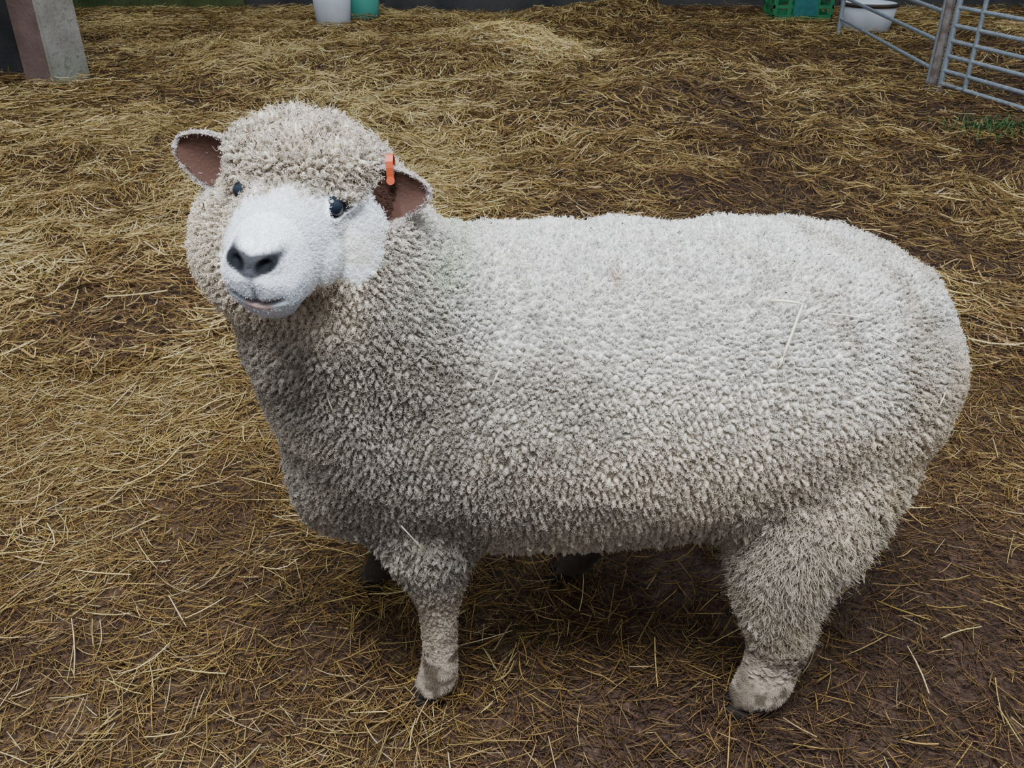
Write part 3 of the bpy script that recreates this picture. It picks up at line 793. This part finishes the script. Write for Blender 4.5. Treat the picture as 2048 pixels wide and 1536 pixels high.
bucket('bucket',(-1.76,9.35),.165,.195,.40,wp,wp,'white plastic bucket standing in the straw beside a teal one')
bucket('bucket',(-1.54,9.85),.16,.19,.38,tp,tp,'teal green plastic bucket behind the white bucket')
bucket('feed_tub',(3.42,9.15),.22,.265,.25,wp,dk_,'wide white plastic feed tub with dark rim near the gate',False)
gpm=noise_mat('green_plastic',(.02,.16,.06),(.03,.22,.09),5,.45,.05)
cz=float(gh(2.92,9.75))-.005
ce=empty('plastic_crate',(2.92,9.75,cz),'dark green plastic bottle crate against the barn wall','crate')
def boxes(name,bl,mat,parent):
    vs=[];fs=[]
    for (x0,y0,z0,x1,y1,z1) in bl:
        k=len(vs)
        vs+=[(x0,y0,z0),(x1,y0,z0),(x1,y1,z0),(x0,y1,z0),(x0,y0,z1),(x1,y0,z1),(x1,y1,z1),(x0,y1,z1)]
        fs+=[tuple(k+i for i in q) for q in ((0,1,2,3),(4,5,6,7),(0,1,5,4),(1,2,6,5),(2,3,7,6),(3,0,4,7))]
    return mesh_obj(name,vs,fs,mat,parent)
bl=[(-.3,-.2,0,.3,.2,.02)]
for y in (-.2,.185):
    bl+=[(-.3,y,.0,.3,y+.015,.07),(-.3,y,.13,.3,y+.015,.16),(-.3,y,.24,.3,y+.015,.32)]
    for x in (-.3,-.16,-.02,.12,.26): bl.append((x,y+.001,.02,x+.04,y+.014,.31))
for x in (-.3,.285):
    bl+=[(x,-.2,.0,x+.015,.2,.07),(x,-.2,.13,x+.015,.2,.16),(x,-.2,.24,x+.015,.2,.32)]
    for y in (-.2,-.02,.16): bl.append((x+.001,y,.02,x+.014,y+.04,.31))
boxes('crate_body',bl,gpm,ce)
tb_=boxes('crate_label',[(-.10,-.208,.06,.14,-.199,.26)],noise_mat('faded_blue_label',(.02,.14,.13),(.03,.18,.17),20,.5,.05),ce); tb_['label']='faded teal panel'

# ------------------------------------------------------------------ gates
def tube(name,a,b,rad,parent,seg=10):
    a=np.array(a,float);b=np.array(b,float); t=(b-a)/np.linalg.norm(b-a)
    h=np.array([0,0,1.]) if abs(t[2])<.9 else np.array([1.,0,0]); p=np.cross(t,h);p/=np.linalg.norm(p);q=np.cross(t,p)
    vs=[];fs=[]
    for c in (a,b):
        for k in range(seg):
            an=2*math.pi*k/seg; vs.append(c+(p*math.cos(an)+q*math.sin(an))*rad)
    for k in range(seg): fs.append((k,(k+1)%seg,seg+(k+1)%seg,seg+k))
    fs.append(tuple(range(seg)));fs.append(tuple(range(seg,2*seg)))
    return mesh_obj(name,vs,fs,galv,parent,False)
def gate(p,q,mids,lab,rails=(.06,.145,.24,.335,.43,.54,.68,.85,1.05)):
    p=np.array([*p,0.]);q=np.array([*q,0.])
    e=empty('metal_gate',tuple(p),lab,'gate'); D_=q-p
    for z in rails: tube('rail',(0,0,z),D_+[0,0,z],.0135,e)
    for t in (0,1): tube('stile',D_*t+[0,0,.0],D_*t+[0,0,1.07],.02,e)
    for t in mids: tube('brace',D_*t+[0,.0,.06],D_*t+[0,0,1.05],.015,e)
    return e
gate((2.88,6.34),(3.03,8.75),(),'galvanised tubular steel sheep hurdle running towards the barn wall',(.14,.32,.50,.70,.92))
gate((2.92,6.24),(3.27,4.9),(.17,),'galvanised tubular steel sheep hurdle with horizontal rails')
rust=noise_mat('rusty_post',(.13,.09,.075),(.25,.22,.20),20,.7,.4)
po=tube('gate_post',(2.88,6.28,-.05),(2.88,6.28,1.25),.028,None); po.data.materials.clear(); po.data.materials.append(rust)
po['label']='rusty steel post joining the two hurdles'; po['category']='post'
wv=[];wf=[]
for i in range(220):
    x=2.72+random.gauss(0,.14); y=5.05+random.gauss(0,.10); z=float(gh(x,y))
    a=random.uniform(0,6.28); l=random.uniform(.03,.10); k=len(wv); sx_=math.cos(a);sy=math.sin(a); le=random.uniform(.2,1)
    for j,tt in enumerate((0,.5,1)):
        wdt=.006*(1-tt*.85)
        cx=x+sx_*l*le*tt*tt; cy=y+sy*l*le*tt*tt; czz=z+.02+l*tt*(1-.3*tt)
        wv+=[(cx-sy*wdt,cy+sx_*wdt,czz),(cx+sy*wdt,cy-sx_*wdt,czz)]
    wf+=[(k,k+1,k+3,k+2),(k+2,k+3,k+5,k+4)]
o=mesh_obj('grass_tuft',wv,wf,noise_mat('weed_green',(.03,.08,.02),(.06,.14,.03),20,.6,.1)); o['label']='small green weeds growing through the muck'; o['category']='weeds'; o['kind']='stuff'
